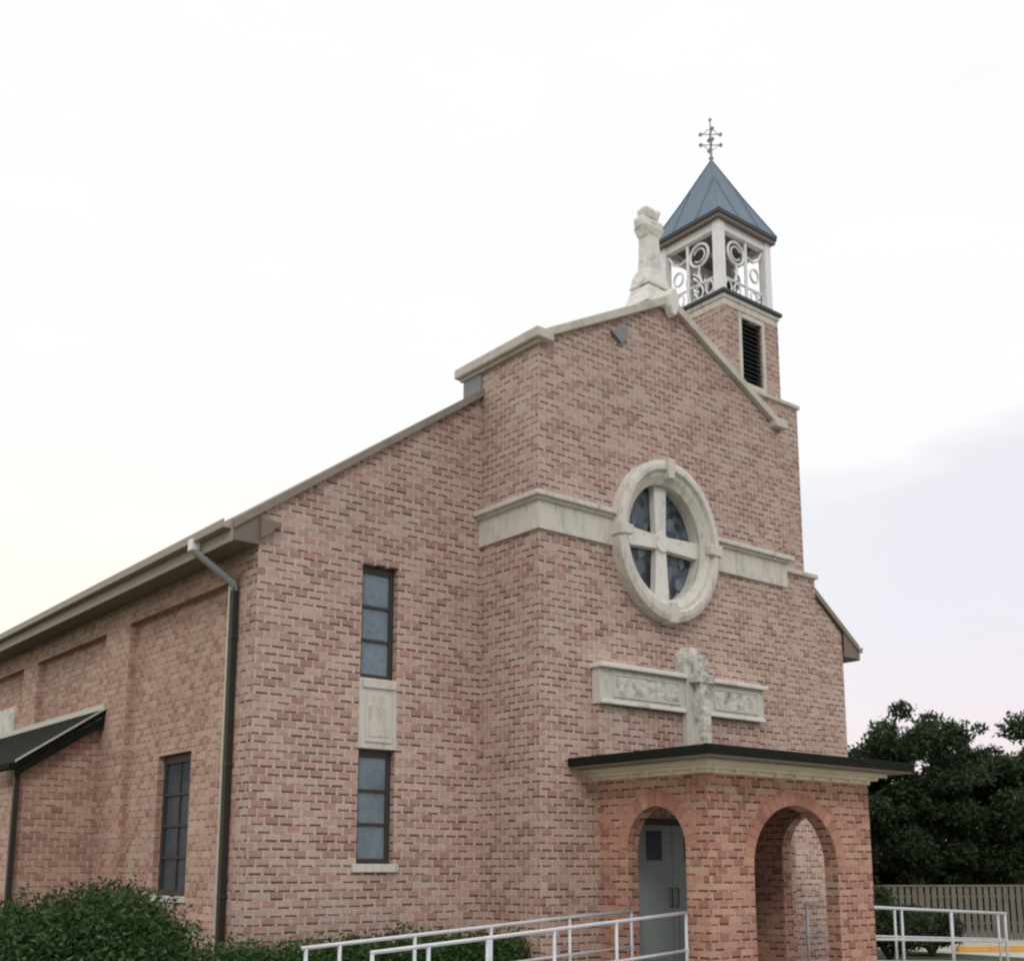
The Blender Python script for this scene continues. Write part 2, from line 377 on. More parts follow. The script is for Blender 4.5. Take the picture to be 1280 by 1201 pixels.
window(wx0, wx1, 1.66, 3.32, D, 'y', 1, 3, 'glass', fr=.075)
# dark steel lintels
for z in (3.32, 6.10): pass
# carved stone panel between the windows
p = MB().box(wx0-.01, wx1+.01, D-.02, D+.1, 3.325, 4.365).build('stone_panel', 'stone', church, .006)
MB().box(wx0+.09, wx1-.09, D-.045, D-.018, 3.42, 4.12).box(wx0+.03, wx1-.03, D-.055, D-.018, 4.22, 4.34).box(wx0+.13, wx1-.13, D-.055, D-.043, 3.50, 3.98).build('raised_field', 'stone', p, .006)
MB().box(wx0-.07, wx1+.07, D-.05, D+.12, 1.54, 1.657).build('window_sill', 'stone', church, .008)
# nave left side wall: recessed bays between pilasters, deep frieze under the eaves
XR = -N+.15
bays = [(2.35, 6.15), (6.85, 11.05), (11.75, 15.95), (16.65, 20.85), (21.55, 25.2)]
pil = [(D+.352, 2.35), (6.1, 7.2), (11.0, 11.9), (15.95, 16.65), (20.85, 21.55), (25.2, 26.5)]
holes = [rect(3.70, 4.95, 1.18, 3.36), rect(17.8, 18.85, 1.24, 3.32), rect(22.5, 23.5, 1.24, 3.32)]
slab('wall', 'brick_side', rect(D+.352, D+LEN, G, ZE-.03), holes, 'x', XR, XR+.35, church)
for a, b in pil: MB().box(-N, XR+.004, a, b, G, 5.70).build('pilaster', 'brick_side', church)
MB().box(-N, XR+.004, D+.352, D+LEN, 5.70, ZE-.04).build('frieze', 'brick_side', church)
for h in holes:
    y0, y1, z0, z1 = h[0][0], h[1][0], h[0][1], h[2][1]
    window(y0, y1, z0, z1, XR, 'x', 2, 4, 'glass_d', rec=.10, fr=.09)
    MB().box(XR-.03, XR+.12, y0-.04, y1+.02, z0-.09, z0-.003).build('window_sill', 'stone', church, .008)
q = MB().box(XR-.05, XR+.05, 12.75, 14.9, 3.9, 5.0).build('stone_panel', 'stone_w', church, .01)
MB().box(XR-.075, XR-.045, 12.87, 14.8, 4.0, 4.9).build('raised_field', 'stone_w', q, .008)
# right side wall, back wall
MB().box(N-.35, N-.1, D+.36, D+LEN, G, ZE-.03).build('wall', 'brick_side', church)
slab('wall', 'brick_side', [(-N+.2, G), (N-.2, G), (N-.2, ZE-.1), (0, zr(0)-.15), (-N+.2, ZE-.1)], [], 'y', D+LEN-.3, D+LEN-.02, church)
# nave roof with overhang and thickness
OV = .42
y0, y1 = D-.05, D+LEN+.3
roof = MB().prism([(-N-OV, zr(N+OV)+.11), (0, zr(0)+.11), (N+OV, zr(N+OV)+.11), (N+OV, zr(N+OV)+.18), (0, zr(0)+.18), (-N-OV, zr(N+OV)+.18)], 'y', y0, y1).build('roof', 'shingle', church)
# boxed eaves: fascia, soffit, gutter, on both sides; with the returns at the front corners
for s in (-1, 1):
    xs = sorted((s*(N+.002 if s < 0 else N-.1), s*(N+OV)))
    ze = zr(N+OV)
    MB().box(xs[0], xs[1], D-.03, y1-.05, ze-.10, ze+.0).build('soffit', 'soffit', church)
    xf = sorted((s*(N+OV+.003), s*(N+OV+.03)))
    MB().box(xf[0], xf[1], D-.06, y1-.05, ze-.13, ze+.2).build('fascia', 'fascia', church)
    # triangular cheek closing the eave box at the front
    a = N if s < 0 else N-.1
    MB().prism([(s*a, ze-.10), (s*(N+OV), ze-.10), (s*(N+OV), ze+.18), (s*a, zr(N)+.13)], 'y', D-.052, D-.032).build('eave_return', 'soffit', church)
    xg = s*(N+OV+.09)
    MB().prism([(xg-.06, ze+.05), (xg+.055, ze+.05), (xg+.075, ze+.17), (xg+.06, ze+.17), (xg+.04, ze+.07), (xg-.045, ze+.07), (xg-.045, ze+.17), (xg-.06, ze+.17)], 'y', D-.055, y1-.1).build('gutter', 'fascia', church)
# rake trim along the front gable
for s in (-1, 1):
    a, b = s*(N+OV), s*2.95
    MB().prism([(a, zr(N+OV)+.06), (b, zr(2.95)+.06), (b, zr(2.95)+.19), (a, zr(N+OV)+.19)], 'y', y0-.035, y0-.002).build('rake_trim', 'shingle', church)
# moulded corner bracket under the left eave
MB().prism([(-N-.02, 6.14), (-N+.12, 6.22), (-N+.22, 6.33), (-N+.30, 6.36), (-N+.30, 6.42), (-N-.02, 6.46)], 'y', D-.11, D-.003).build('eave_bracket', 'soffit', church, .01)

# projecting centre block
ZS, ZP = 9.80, 11.38
wc, wz, wr = -.26, 6.99, 1.08
fac = slab('facade_wall', 'brick', [(-W, G), (W, G), (W, ZS), (0, ZP), (-W, ZS)], [circle(wc, wz, wr, 48, .935, 1.065)], 'y', 0, 1.92, church)
# gable coping
def rake(s, name='coping'):
    t = .15
    k = (ZP-ZS)/W
    pts = [(s*(W+.02), ZS), (0, ZP), (0, ZP+t+.02), (s*(W+.02), ZS+t)]
    return MB().prism(pts, 'y', -.10, 1.99)
for s in (-1, 1):
    rake(s).build('coping', 'coping', church, .015)
    x0_, x1_ = sorted((s*(W-.22), s*(W+.14)))
    MB().box(x0_, x1_, -.15, 2.04, ZS+.0, ZS+.17).box(*sorted((s*(W+.002), s*(W+.07))), -.08, 1.98, ZS-.06, ZS-.001).build('kneeler', 'coping', church, .02)
MB().box(-W-.03, -W-.002, D-.02, 1.915, 9.15, 9.73).build('flashing', 'greymetal', church)
# little metal vent near the left rake
MB().prism([(-1.42, 10.43), (-1.05, 10.63), (-1.05, 10.42), (-1.2, 10.28)], 'y', -.07, -.002).build('gable_vent', 'greymetal', church)
# apex stone and cross
apx = MB().prism([(-.11, ZP-.10), (-.04, ZP-.26), (.04, ZP-.26), (.11, ZP-.10), (.12, ZP+.10), (.05, ZP+.25), (-.05, ZP+.25), (-.12, ZP+.10)], 'y', -.20, -.02).build('apex_stone', 'stone_w', church, .025)
cr = MB()
cy = .12
def taper(m, x0, x1, yy0, yy1, z0, z1, k):
    cx, cyy = (x0+x1)/2, (yy0+yy1)/2
    vs = [(x, y, z0) for y in (yy0, yy1) for x in (x0, x1)]+[(cx+(x-cx)*k, cyy+(y-cyy)*k, z1) for y in (yy0, yy1) for x in (x0, x1)]
    m.add(vs, [(0, 2, 3, 1), (4, 5, 7, 6), (0, 1, 5, 4), (2, 6, 7, 3), (0, 4, 6, 2), (1, 3, 7, 5)])
cx0 = -.16
taper(cr, cx0-.42, cx0+.46, cy-.2, cy+.42, ZP-.10, ZP+.30, .66)
taper(cr, cx0-.30, cx0+.30, cy-.12, cy+.36, ZP+.30, ZP+.66, .72)
def worn(o, lv=3, st=.07):
    m = o.modifiers.new('sub', 'SUBSURF'); m.subdivision_type = 'SIMPLE'; m.levels = lv; m.render_levels = lv
    tx = bpy.data.textures.get('worn') or bpy.data.textures.new('worn', 'CLOUDS'); tx.noise_scale = .16
    d_ = o.modifiers.new('worn', 'DISPLACE'); d_.texture = tx; d_.strength = st; d_.texture_coords = 'GLOBAL'
    return o
cross = worn(cr.build('cross_base', 'stone_w', church, .03), 3, .045)
cr = MB(); taper(cr, cx0-.17, cx0+.17, cy-.03, cy+.27, ZP+.66, ZP+1.40, .82)
taper(cr, cx0-.17, cx0+.17, cy+.0, cy+.24, ZP+1.30, ZP+1.50, 1.5)
cr.box(cx0-.27, cx0+.27, cy+.0, cy+.24, ZP+1.46, ZP+1.66)
taper(cr, cx0-.16, cx0+.16, cy+.01, cy+.23, ZP+1.66, ZP+1.86, 1.2)
worn(cr.build('cross_finial', 'stone_w', church, .035), 3, .04)

# stone belt course wrapping the left corner, and to the right of the wheel
def belt(x0, x1, ret):
    zb, zt = 6.72, 7.30
    def L(o):
        if ret < 0: return [(x1, 0.0), (x1, -o), (-W-o, -o), (-W-o, D-.002), (-W, D-.002), (-W, 0.0)]
        return [(x0, 0.0), (x0, -o), (W+o, -o), (W+o, .94), (W, .94), (W, 0.0)]
    b = MB().prism(L(.05), 'z', zb, zt-.13).build('belt_course', 'stone', church, .008)
    MB().prism(L(.16), 'z', zt-.08, zt).prism(L(.10), 'z', zt-.13, zt-.08).build('cap_moulding', 'stone', b, .012)
belt(-W, wc-1.20, -1); belt(wc+1.19, W, 1)

# wheel window
wh = MB().ringy(wc, wz, [(1.30, -.001), (1.30, -.21), (1.22, -.24), (1.15, -.24), (1.12, -.17), (1.06, -.17), (.98, -.11), (.935, -.08), (.935, .20), (1.078, .20), (1.078, -.001)], 64, kx=.935, kz=1.065).build('wheel_window', 'stone', church)
for p_ in wh.data.polygons: p_.use_smooth = False
tr_ = MB()
def flare(m, horizontal):
    yy0, yy1 = .02, .15
    a = [(-.12, -.15), (-.17, -.98), (.17, -.98), (.12, -.15), (.12, .15), (.15, .98), (-.15, .98), (-.12, .15)]
    if horizontal: a = [(z, x) for x, z in a]; yy0, yy1 = .0, .153
    m.prism([(wc+x, wz+z) for x, z in a], 'y', yy0, yy1)
flare(tr_, False); flare(tr_, True)
tr_.prism(circle(wc, wz, .16, 24), 'y', -.02, .10)
tr_.build('cross_tracery', 'stone_w', wh, .008)
MB().prism(circle(wc, wz, 1.03, 32, .935, 1.065), 'y', .16, .19).build('pane', 'stained', wh)
for a in (0, 90, 180, 270):
    k = MB(); ca, sa = math.cos(R(a)), math.sin(R(a))
    poly = [(1.0, -.07), (1.33, -.10), (1.33, .10), (1.0, .07)]
    k.prism([(wc+.935*(u*ca-v*sa), wz+1.065*(u*sa+v*ca)) for u, v in poly], 'y', -.268, -.003)
    k.build('keystone', 'stone', wh, .012)

# brick portal projection and the carved cross plaque above the porch
pc = .12
MB().prism([(-1.90, G), (-1.19, G), (-1.19, 2.38), (.65, 2.38), (.65, G), (1.98, G), (1.98, 4.10), (-1.90, 4.10)], 'y', -.12, -.002).build('portal_projection', 'brick', church)
pq = MB().box(-1.93, 2.02, -.20, -.002, 4.10, 4.66).box(pc-.13, pc+.42, -.24, -.002, 3.55, 4.72).build('carved_plaque', 'stone', church, .012)
MB().box(-1.98, pc-.14, -.29, -.002, 4.663, 4.74).box(pc+.43, 2.06, -.29, -.002, 4.663, 4.74).box(-1.93, pc-.14, -.235, -.2, 4.10, 4.16).box(pc+.43, 2.02, -.235, -.2, 4.10, 4.16).build('cap_moulding', 'stone_w', pq, .012)
for a, b in ((-1.66, pc-.26), (pc+.58, 1.86)):
    fr = MB(); fr.box(a, b, -.222, -.198, 4.56, 4.60).box(a, b, -.222, -.198, 4.22, 4.26).box(a, a+.04, -.222, -.198, 4.26, 4.56).box(b-.04, b, -.222, -.198, 4.26, 4.56)
    fr.build('panel_moulding', 'stone', pq, .004)
    MB().box(a+.045, b-.045, -.214, -.201, 4.265, 4.555).build('carved_panel', 'carved', pq)
cs = MB()
cs.box(pc+.04, pc+.25, -.40, -.235, 3.3, 5.02)
cs.prism([(pc-.16, 4.72), (pc+.34, 4.72), (pc+.34, 5.10), (pc+.22, 5.22), (pc-.04, 5.22), (pc-.16, 5.10)], 'y', -.20, -.002)
cs.box(pc-.08, pc+.37, -.42, -.24, 4.60, 4.74)
cs.box(pc+.05, pc+.24, -.43, -.398, 3.6, 4.2)
cs.build('carved_cross', 'carved', pq, .015)

# bell tower
TX, TY = 4.03, 2.19
def sq(m, h, z0, z1, cx=TX, cy_=TY): return m.box(cx-h, cx+h, cy_-h, cy_+h, z0, z1)
tw = sq(MB(), 1.24, G, 7.42).build('bell_tower', 'brick', church)
sq(MB(), 1.30, 7.42, 7.52).build('tower_ledge', 'coping', tw, .02)
sq(MB(), 1.10, 7.52, 11.10).build('tower_shaft', 'brick', tw)
sq(sq(MB(), 1.15, 11.10, 11.19), .98, 11.19, 11.27).build('tower_ledge', 'coping', tw, .02)
h = .875
lx0, lx1 = TX-.36, TX+.30
slab('belfry_wall', 'brick', [(TX-h, 11.27), (TX+h, 11.27), (TX+h, 12.98), (TX-h, 12.98)], [rect(lx0, lx1, 11.42, 12.82)], 'y', TY-h, TY-h+.2, tw)
MB().box(TX-h, TX+h, TY-h+.2, TY+h, 11.27, 12.98).build('belfry_wall', 'brick', tw)
lv = MB().box(lx0-.09, lx0-.002, TY-h-.03, TY-h+.1, 11.32, 12.92).box(lx1+.002, lx1+.09, TY-h-.03, TY-h+.1, 11.32, 12.92).box(lx0-.001, lx1+.001, TY-h-.03, TY-h+.1, 12.823, 12.92).box(lx0-.001, lx1+.001, TY-h-.03, TY-h+.1, 11.32, 11.417).build('louver_surround', 'stone', tw, .008)
lo = MB()
for i in range(14):
    z = 11.43+i*.1
    lo.add([(lx0+.01, TY-h+.02, z), (lx1-.01, TY-h+.02, z), (lx1-.01, TY-h+.14, z+.08), (lx0+.01, TY-h+.14, z+.08), (lx0+.01, TY-h+.02, z+.014), (lx1-.01, TY-h+.02, z+.014), (lx1-.01, TY-h+.14, z+.094), (lx0+.01, TY-h+.14, z+.094)],
           [(0, 1, 2, 3), (4, 7, 6, 5), (0, 4, 5, 1), (3, 2, 6, 7), (0, 3, 7, 4), (1, 5, 6, 2)])
lo.box(lx0+.002, lx1-.002, TY-h+.15, TY-h+.19, 11.422, 12.818)
lo.build('louver', 'louver', tw)
sq(sq(MB(), .875, 12.98, 13.12), .905, 13.12, 13.21).build('cornice', 'stone', tw, .01)
sq(MB(), .955, 13.212, 13.29).build('cornice', 'dark', tw, .01)
# open timber cupola
CX, CY = TX-.04, TY+.03
ch = .755
for sx in (-1, 1):
    for sy in (-1, 1):
        MB().box(CX+sx*ch-.095, CX+sx*ch+.095, CY+sy*ch-.095, CY+sy*ch+.095, 13.29, 14.90).build('cupola_post', 'white', tw, .01)
bm_ = MB()
for s in (-1, 1):
    bm_.box(CX-ch+.097, CX+ch-.097, CY+s*ch-.07, CY+s*ch+.07, 14.72, 14.90)
    bm_.box(CX+s*ch-.07, CX+s*ch+.07, CY-ch+.097, CY+ch-.097, 14.72, 14.90)
bm_.build('cupola_beam', 'white', tw, .01)
MB().box(CX-.93, CX+.93, CY-.93, CY+.93, 14.902, 14.98).build('cupola_ceiling', 'soffit', tw)
# decorative scrolled iron screens, one per side
def screen(side):
    m = MB(); r = .32; zc = 14.20
    def T(u, z, off=0):
        c = {'f': (CX+u, CY-ch+off, z), 'b': (CX+u, CY+ch-off, z), 'l': (CX-ch+off, CY+u, z), 'r': (CX+ch-off, CY+u, z)}[side]
        return c
    def path(pts, rad, closed=False): m.tube([T(u, z) for u, z in pts], rad, 8, closed=closed)
    q0 = {'f': -.22, 'l': -.22, 'b': .2, 'r': .2}[side]; zc = 14.36; r = .25
    path([(q0+r*math.cos(a), zc+r*math.sin(a)) for a in [2*math.pi*i/24 for i in range(24)]], .030, True)
    path([(.10, 13.3), (.10, 14.75)], .036)
    path([(q0+.15*math.cos(a), zc+.15*math.sin(a)) for a in [.4+5.2*i/14 for i in range(15)]], .018)
    path([(q0, zc-r), (q0+.03, 13.95), (q0-.05, 13.72)], .026)
    path([(-.64, 13.70), (.64, 13.70)], .026); path([(-.64, 13.36), (.64, 13.36)], .035)
    for c in (-.48, -.2, .34, .55): path([(c+.10*math.cos(a), 13.53+.14*math.sin(a)) for a in [2*math.pi*i/12 for i in range(12)]], .022, True)
    path([(.64, 14.66), (.52, 14.45), (.34, 14.35), (.15, 14.40)], .028)
    path([(.38+.13*math.cos(a), 14.05+.15*math.sin(a)) for a in [2*math.pi*i/14 for i in range(14)]], .026, True)
    m.build('scroll_screen', 'white', tw)
for s_ in 'fblr': screen(s_)
# pyramid roof
e = .955; ZB, ZA = 14.98, 17.02
MB().box(CX-e, CX+e, CY-e, CY+e, 14.982, 15.06).build('cupola_eave', 'dark', tw, .01)
rf = MB(); b1 = e+.005
rf.add([(CX-b1, CY-b1, 15.062), (CX+b1, CY-b1, 15.062), (CX+b1, CY+b1, 15.062), (CX-b1, CY+b1, 15.062), (CX-b1*.5, CY-b1*.5, 16.0), (CX+b1*.5, CY-b1*.5, 16.0), (CX+b1*.5, CY+b1*.5, 16.0), (CX-b1*.5, CY+b1*.5, 16.0), (CX, CY, ZA)],
       [(3, 2, 1, 0)]+[(i, (i+1) % 4, (i+1) % 4+4, i+4) for i in range(4)]+[(i+4, (i+1) % 4+4, 8) for i in range(4)])
ro = rf.build('cupola_roof', 'roofblue', tw)
sm = MB()
for i in range(4):
    a = R(90*i); ca, sa = math.cos(a), math.sin(a)
    def RT(x, y, z): return (CX+x*ca-y*sa, CY+x*sa+y*ca, z)
    for u in (-.34, .34):
        t = 1-abs(u)                      # seam climbs to the hip
        q0 = (u*b1, -b1-.008, 15.075); zt_ = 15.062+(ZA-15.062)*t*.97; yb = -b1*(1-t)
        m_ = 15.062+(1.0)*0
        # follow the two-pitch surface
        def surf(tt):
            return (-b1*(1-tt))
        pts = [RT(u*b1, -b1*(1-tt)-.008, (15.07+tt*2*(16.0-15.062)) if tt < .5 else 16.0+(tt-.5)*2*(ZA-16.0)+.008) for tt in (0, t*.5, t*.97)]
        sm.tube(pts, .006, 5)
    sm.tube([RT(-b1, -b1, 15.07), RT(-b1*.5, -b1*.5, 16.01), RT(0, 0, ZA)], .014, 6)
sm.build('standing_seam', 'roofblue', ro)
# wrought iron finial
fi = MB(); fi.tube([(CX, CY, ZA-.1), (CX, CY, ZA+.5), (CX, CY, ZA+1.0)], [.035, .022, .012], 8)
fi.lathe([(.01, ZA-.02), (.06, ZA+.03), (.01, ZA+.08)], CX, CY, 12)
for z, l in ((ZA+.36, .19), (ZA+.62, .19)):
    for dx, dy in ((.77, -.64), (.64, .77)):
        fi.tube([(CX-dx*l, CY-dy*l, z), (CX+dx*l, CY+dy*l, z)], .012, 6)
        for s in (-1, 1):
            c = (CX+s*dx*(l+.03), CY+s*dy*(l+.03))
            fi.lathe([(.005, z-.06), (.05, z), (.005, z+.06)], *c, 8)
            fi.tube([(CX+s*dx*l*.9, CY+s*dy*l*.9, z), (CX+s*dx*l*.4, CY+s*dy*l*.4, z+(.10 if z > ZA+.5 else -.10)), (CX, CY, z+(.14 if z > ZA+.5 else -.14))], .009, 6)
fi.lathe([(.005, ZA+.44), (.055, ZA+.49), (.005, ZA+.54)], CX, CY, 10); fi.lathe([(.005, ZA+.92), (.04, ZA+.98), (.005, ZA+1.04)], CX, CY, 10)
fi.build('roof_finial', 'iron', tw)

# porch
P, Q = 1.92, 2.275
por = slab('porch', 'brick_red', [(-P, G), (-.96, G), (-.96, 1.62)]+list(reversed(archpts(.03, .99, 1.62, 20, .90)))[1:-1]+[(1.02, 1.62), (1.02, G), (P, G), (P, 2.90), (-P, 2.90)], [], 'y', -Q, -Q+.24, church)
ya = -1.29
for s in (-1, 1):
    a, b = (-P, -P+.22) if s < 0 else (P, P-.22)
    slab('porch_side_wall', 'brick_red', [(-Q+.2405, G), (ya-.57, G), (ya-.57, 1.88)]+list(reversed(archpts(ya, .57, 1.88, 16, 1.05)))[1:-1]+[(ya+.57, 1.88), (ya+.57, G), (-.1225, G), (-.1225, 2.90), (-Q+.2405, 2.90)], [], 'x', a, b, por)
# arch rings of upright bricks
def arch_ring(axis, c, hw, zs, k, plane, sgn, name):
    m = MB(); n = 22 if hw > .7 else 14
    for i in range(n):
        a0 = math.pi*(i+.06)/n; a1 = math.pi*(i+.94)/n; e_ = hw+.005; o_ = hw+.22
        pl = [(c+e_*math.cos(a0), zs+k*e_*math.sin(a0)), (c+o_*math.cos(a0), zs+k*o_*math.sin(a0)), (c+o_*math.cos(a1), zs+k*o_*math.sin(a1)), (c+e_*math.cos(a1), zs+k*e_*math.sin(a1))]
        m.prism(pl, axis, plane+sgn*.006, plane-sgn*.05)
    m.build(name, 'arch', por)
arch_ring('y', .03, .99, 1.62, .90, -Q, -1, 'arch_ring')
arch_ring('x', ya, .57, 1.88, 1.05, -P, -1, 'arch_ring')
MB().box(-P+.23, P-.23, -Q+.25, -.125, 2.72, 2.80).build('porch_ceiling', 'dark', por)
MB().box(-P-.02, P+.02, -Q-.02, -.45, G+.34, G+.352).build('porch_floor', 'asphalt', por)
# stepped cream cornice
def hoop(m, o, z0, z1):
    m.box(-P-o, P+o, -Q-o, -Q+.02, z0, z1); m.box(-P-o, -P+.02, -Q+.021, -.001, z0, z1); m.box(P-.02, P+o, -Q+.021, -.001, z0, z1)
c_ = MB(); hoop(c_, .03, 2.902, 2.96); hoop(c_, .12, 2.961, 3.01); hoop(c_, .22, 3.011, 3.07); c_.build('porch_cornice', 'cream', por, .006)
for i in range(9): x = -P+.12+i*(2*P-.24)/8; MB().box(x-.03, x+.03, -Q-.09, -Q-.0305, 2.915, 2.96).build('dentil', 'cream', por)
for i in range(5): y = -Q+.15+i*.45; MB().box(-P-.09, -P-.0305, y-.03, y+.03, 2.915, 2.96).build('dentil', 'cream', por)
ro_ = MB(); E_ = P+.50; EQ = Q+.50
ro_.box(-E_, E_, -EQ, -.002, 3.071, 3.10)
ro_.build('porch_soffit', 'soffit', por)
ro_ = MB().box(-E_-.03, E_+.03, -EQ-.03, -.002, 3.101, 3.23)
ro_.add([(-E_-.02, -EQ-.02, 3.231), (E_+.02, -EQ-.02, 3.231), (E_+.02, -.003, 3.231), (-E_-.02, -.003, 3.231), (-E_+1.3, -.9, 3.36), (E_-1.3, -.9, 3.36), (E_-1.3, -.003, 3.36), (-E_+1.3, -.003, 3.36)],
        [(0, 1, 5, 4), (1, 2, 6, 5), (3, 0, 4, 7), (4, 5, 6, 7), (0, 3, 2, 1), (2, 3, 7, 6)])
ro_.build('porch_roof', 'porchroof', por, .01)
# double door in the back of the porch
dc = -.27
fr_ = MB().box(-1.185, dc-.85, -.10, -.004, .052, 2.375).box(dc+.85, .645, -.10, -.004, .052, 2.375).box(dc-.849, dc+.849, -.10, -.004, 2.28, 2.375).build('door_frame', 'bronze', por, .005)
for s in (-1, 1):
    a, b = sorted((dc+s*.004, dc+s*.845))
    d = MB().box(a, b, -.065, -.02, .06, 2.275).build('door', 'door', por, .006)
    w0 = a+.26 if s < 0 else b-.56
    MB().box(w0, w0+.34 if s < 0 else w0+.30, -.078, -.066, 1.72, 2.18).build('door_window', 'glass_d', d)
    MB().tube([(dc+s*.07, -.07, 1.0), (dc+s*.07, -.12, 1.0), (dc+s*.07, -.12, 1.28), (dc+s*.07, -.07, 1.28)], .014, 8).build('handle', 'dark', d)
    MB().box(a+.12, b-.12, -.075, -.066, .2, .85).build('door_panel', 'door', d, .006)

# side annex with lean-to roof
ay0, ay1, ax = 7.22, 13.0, -8.24
an = MB(); 
an = slab('annex', 'brick_side', [(ax, G), (XR-.003, G), (XR-.003, 4.10), (-N-.002, 4.08), (ax, 3.26)], [], 'y', ay0, ay0+.3, church)
MB().box(ax, ax+.3, ay0+.302, ay1, G, 2.98).build('annex_wall', 'brick_side', an)
ka = (4.22-3.25)/1.41
def al(x): return 4.22+(x+N)*ka
x_e = ax-.13
MB().prism([(x_e, al(x_e)), (-N-.004, al(-N)), (-N-.004, al(-N)+.12), (x_e, al(x_e)+.10)], 'y', ay0-.22, ay1+.2).build('annex_roof', 'porchroof', an)
MB().prism([(x_e-.01, al(x_e)-.16), (-N-.006, al(-N)-.17), (-N-.006, al(-N)-.03), (x_e-.01, al(x_e)-.02)], 'y', ay0-.20, ay0-.14).build('barge_board', 'porchroof', an)
MB().prism([(x_e-.03, al(x_e)+.085), (-N-.006, al(-N)+.105), (-N-.006, al(-N)+.135), (x_e-.03, al(x_e)+.115)], 'y', ay0-.26, ay0-.20).build('drip_edge', 'pipe_l', an)
MB().box(-N-.05, -N-.007, ay0-.2, ay1+.2, al(-N)+.10, al(-N)+.2).build('flashing', 'pipe_l', an)
MB().box(x_e-.12, x_e-.012, ay0-.18, ay1+.2, al(x_e)-.03, al(x_e)+.07).build('gutter', 'porchroof', an, .01)
pp = MB().box(ax-.12, ax-.03, ay0-.12, ay0-.02, G, al(x_e)-.03).build('downpipe', 'pipe', an, .01)
# nave downpipe with swan neck
dy = 2.02
dp = MB().box(-N-.11, -N-.012, dy-.055, dy+.055, G, 5.56).build('downpipe', 'pipe', church, .01)
MB().box(-N-.13, -N-.112, dy+.025, dy+.055, G, 5.56).build('pipe_lit_strip', 'pipe_l', dp)  # pale strip: the lit side of the pipe put in as colour
MB().tube([(-N-OV-.09, dy+.42, 6.25), (-N-OV-.09, dy+.40, 6.10), (-N-.06, dy, 5.60), (-N-.06, dy, 5.50)], [.06, .065, .065, .065], 10).build('swan_neck', 'greymetal', dp)
MB().box(-N-OV-.165, -N-OV-.035, dy+.34, dy+.50, 6.10, 6.27).build('pipe_outlet', 'white', dp, .01)
for z in (1.2, 3.0, 4.8): MB().box(-N-.118, -N-.003, dy-.075, dy+.075, z, z+.04).build('pipe_bracket', 'bronze', dp)

# ------------------------------------------------------------ bell in the cupola
def bell(x, y, ztop, s, label):
    b = empty('bell', (x, y, ztop-.55*s), label, 'bell', 'bells hanging in the cupola')
    MB().lathe([(.02, ztop), (.13*s, ztop-.02*s), (.17*s, ztop-.1*s), (.20*s, ztop-.32*s), (.27*s, ztop-.46*s), (.34*s, ztop-.55*s), (.30*s, ztop-.56*s), (.18*s, ztop-.35*s), (.02, ztop-.2*s)], x, y, 24).build('bell_body', 'bronze_bell', b, smooth=True)
    MB().box(x-.36, x+.36, y-.05, y+.05, ztop+.01, ztop+.11).tube([(x, y, ztop+.1), (x, y, 14.89)], .025, 8).build('yoke', 'iron', b)
    MB().tube([(x, y, ztop-.12*s), (x, y, ztop-.52*s), (x, y, ztop-.60*s)], [.012, .018, .05], 8).build('clapper', 'iron', b)
bell(CX-.05, CY-.28, 14.42, .95, 'aged bronze bell hanging high at the front of the open cupola')
bell(CX+.02, CY+.36, 14.02, .80, 'smaller bronze bell hanging lower at the back of the open cupola')

# ------------------------------------------------------------ handrails
def rail(pts, posts, label, y, drop=.50, cap=True):
    """pts: (x, z) of the top rail; posts: x positions"""
    r = empty('handrail', (pts[0][0], y, G), label, 'handrail', 'tube handrails of the ramps')
    def zt(x):
        for (a, za), (b, zb) in zip(pts, pts[1:]):
            if a <= x <= b: return za+(zb-za)*(x-a)/(b-a)
        return pts[-1][1] if x > pts[-1][0] else pts[0][1]
    MB().tube([(x, y, z) for x, z in pts], .024, 10).build('top_rail', 'galv', r, smooth=True)
    MB().tube([(x, y, z-drop) for x, z in pts], .020, 10).build('mid_rail', 'galv', r, smooth=True)
    for x in posts:
        p_ = MB().tube([(x, y, G), (x, y, zt(x)-.01)], .024, 10).build('post', 'galv', r, smooth=True)
        MB().lathe([(.026, zt(x)-drop-.035), (.034, zt(x)-drop-.03), (.034, zt(x)-drop+.03), (.026, zt(x)-drop+.035)], x, y, 12).build('collar', 'galv', p_)
        MB().box(x-.07, x+.07, y-.07, y+.07, G+.03, G+.045).build('base_plate', 'galv', p_)
    return r
rail([(-7.12, .69), (-3.0, .94), (-2.04, 1.0)], [-7.1, -6.35, -5.5, -4.45, -3.38, -2.05], 'grey tube handrail of the left ramp, the one nearer the street, reaching the side arch', -1.95)
rail([(-7.36, .69), (-4.6, .85), (-3.63, .91), (-1.99, .99)], [-7.3, -6.85, -5.78, -4.58, -3.2, -2.0], 'grey tube handrail of the left ramp, the one nearer the church wall and hedge', -.85)
rail([(2.0, .99), (3.0, .95), (6.64, .78)], [2.05, 3.25, 4.76, 6.6], 'grey tube handrail right of the porch, the shorter nearer one', -1.9)
rail([(2.0, 1.0), (4.04, .92), (8.5, .70)], [2.05, 4.6, 6.5, 8.2, 8.46], 'long grey tube handrail right of the porch, ending farthest right', -.9)

# ------------------------------------------------------------ wheel stops
def wheel_stop(x, y, rz, label, m='yellow'):
    s = MB().prism([(-.10, 0), (.10, 0), (.07, .13), (-.07, .13)], 'x', -1.35, 2.2)
    o = s.build('wheel_stop', m, None, .01); o.location = (x, y, G+.006); o.rotation_euler = (0, 0, rz)
    props(o, label, 'wheel stop')
wheel_stop(12.25, .95, R(-36), 'worn yellow painted wheel stop on the paving beyond the right handrails')

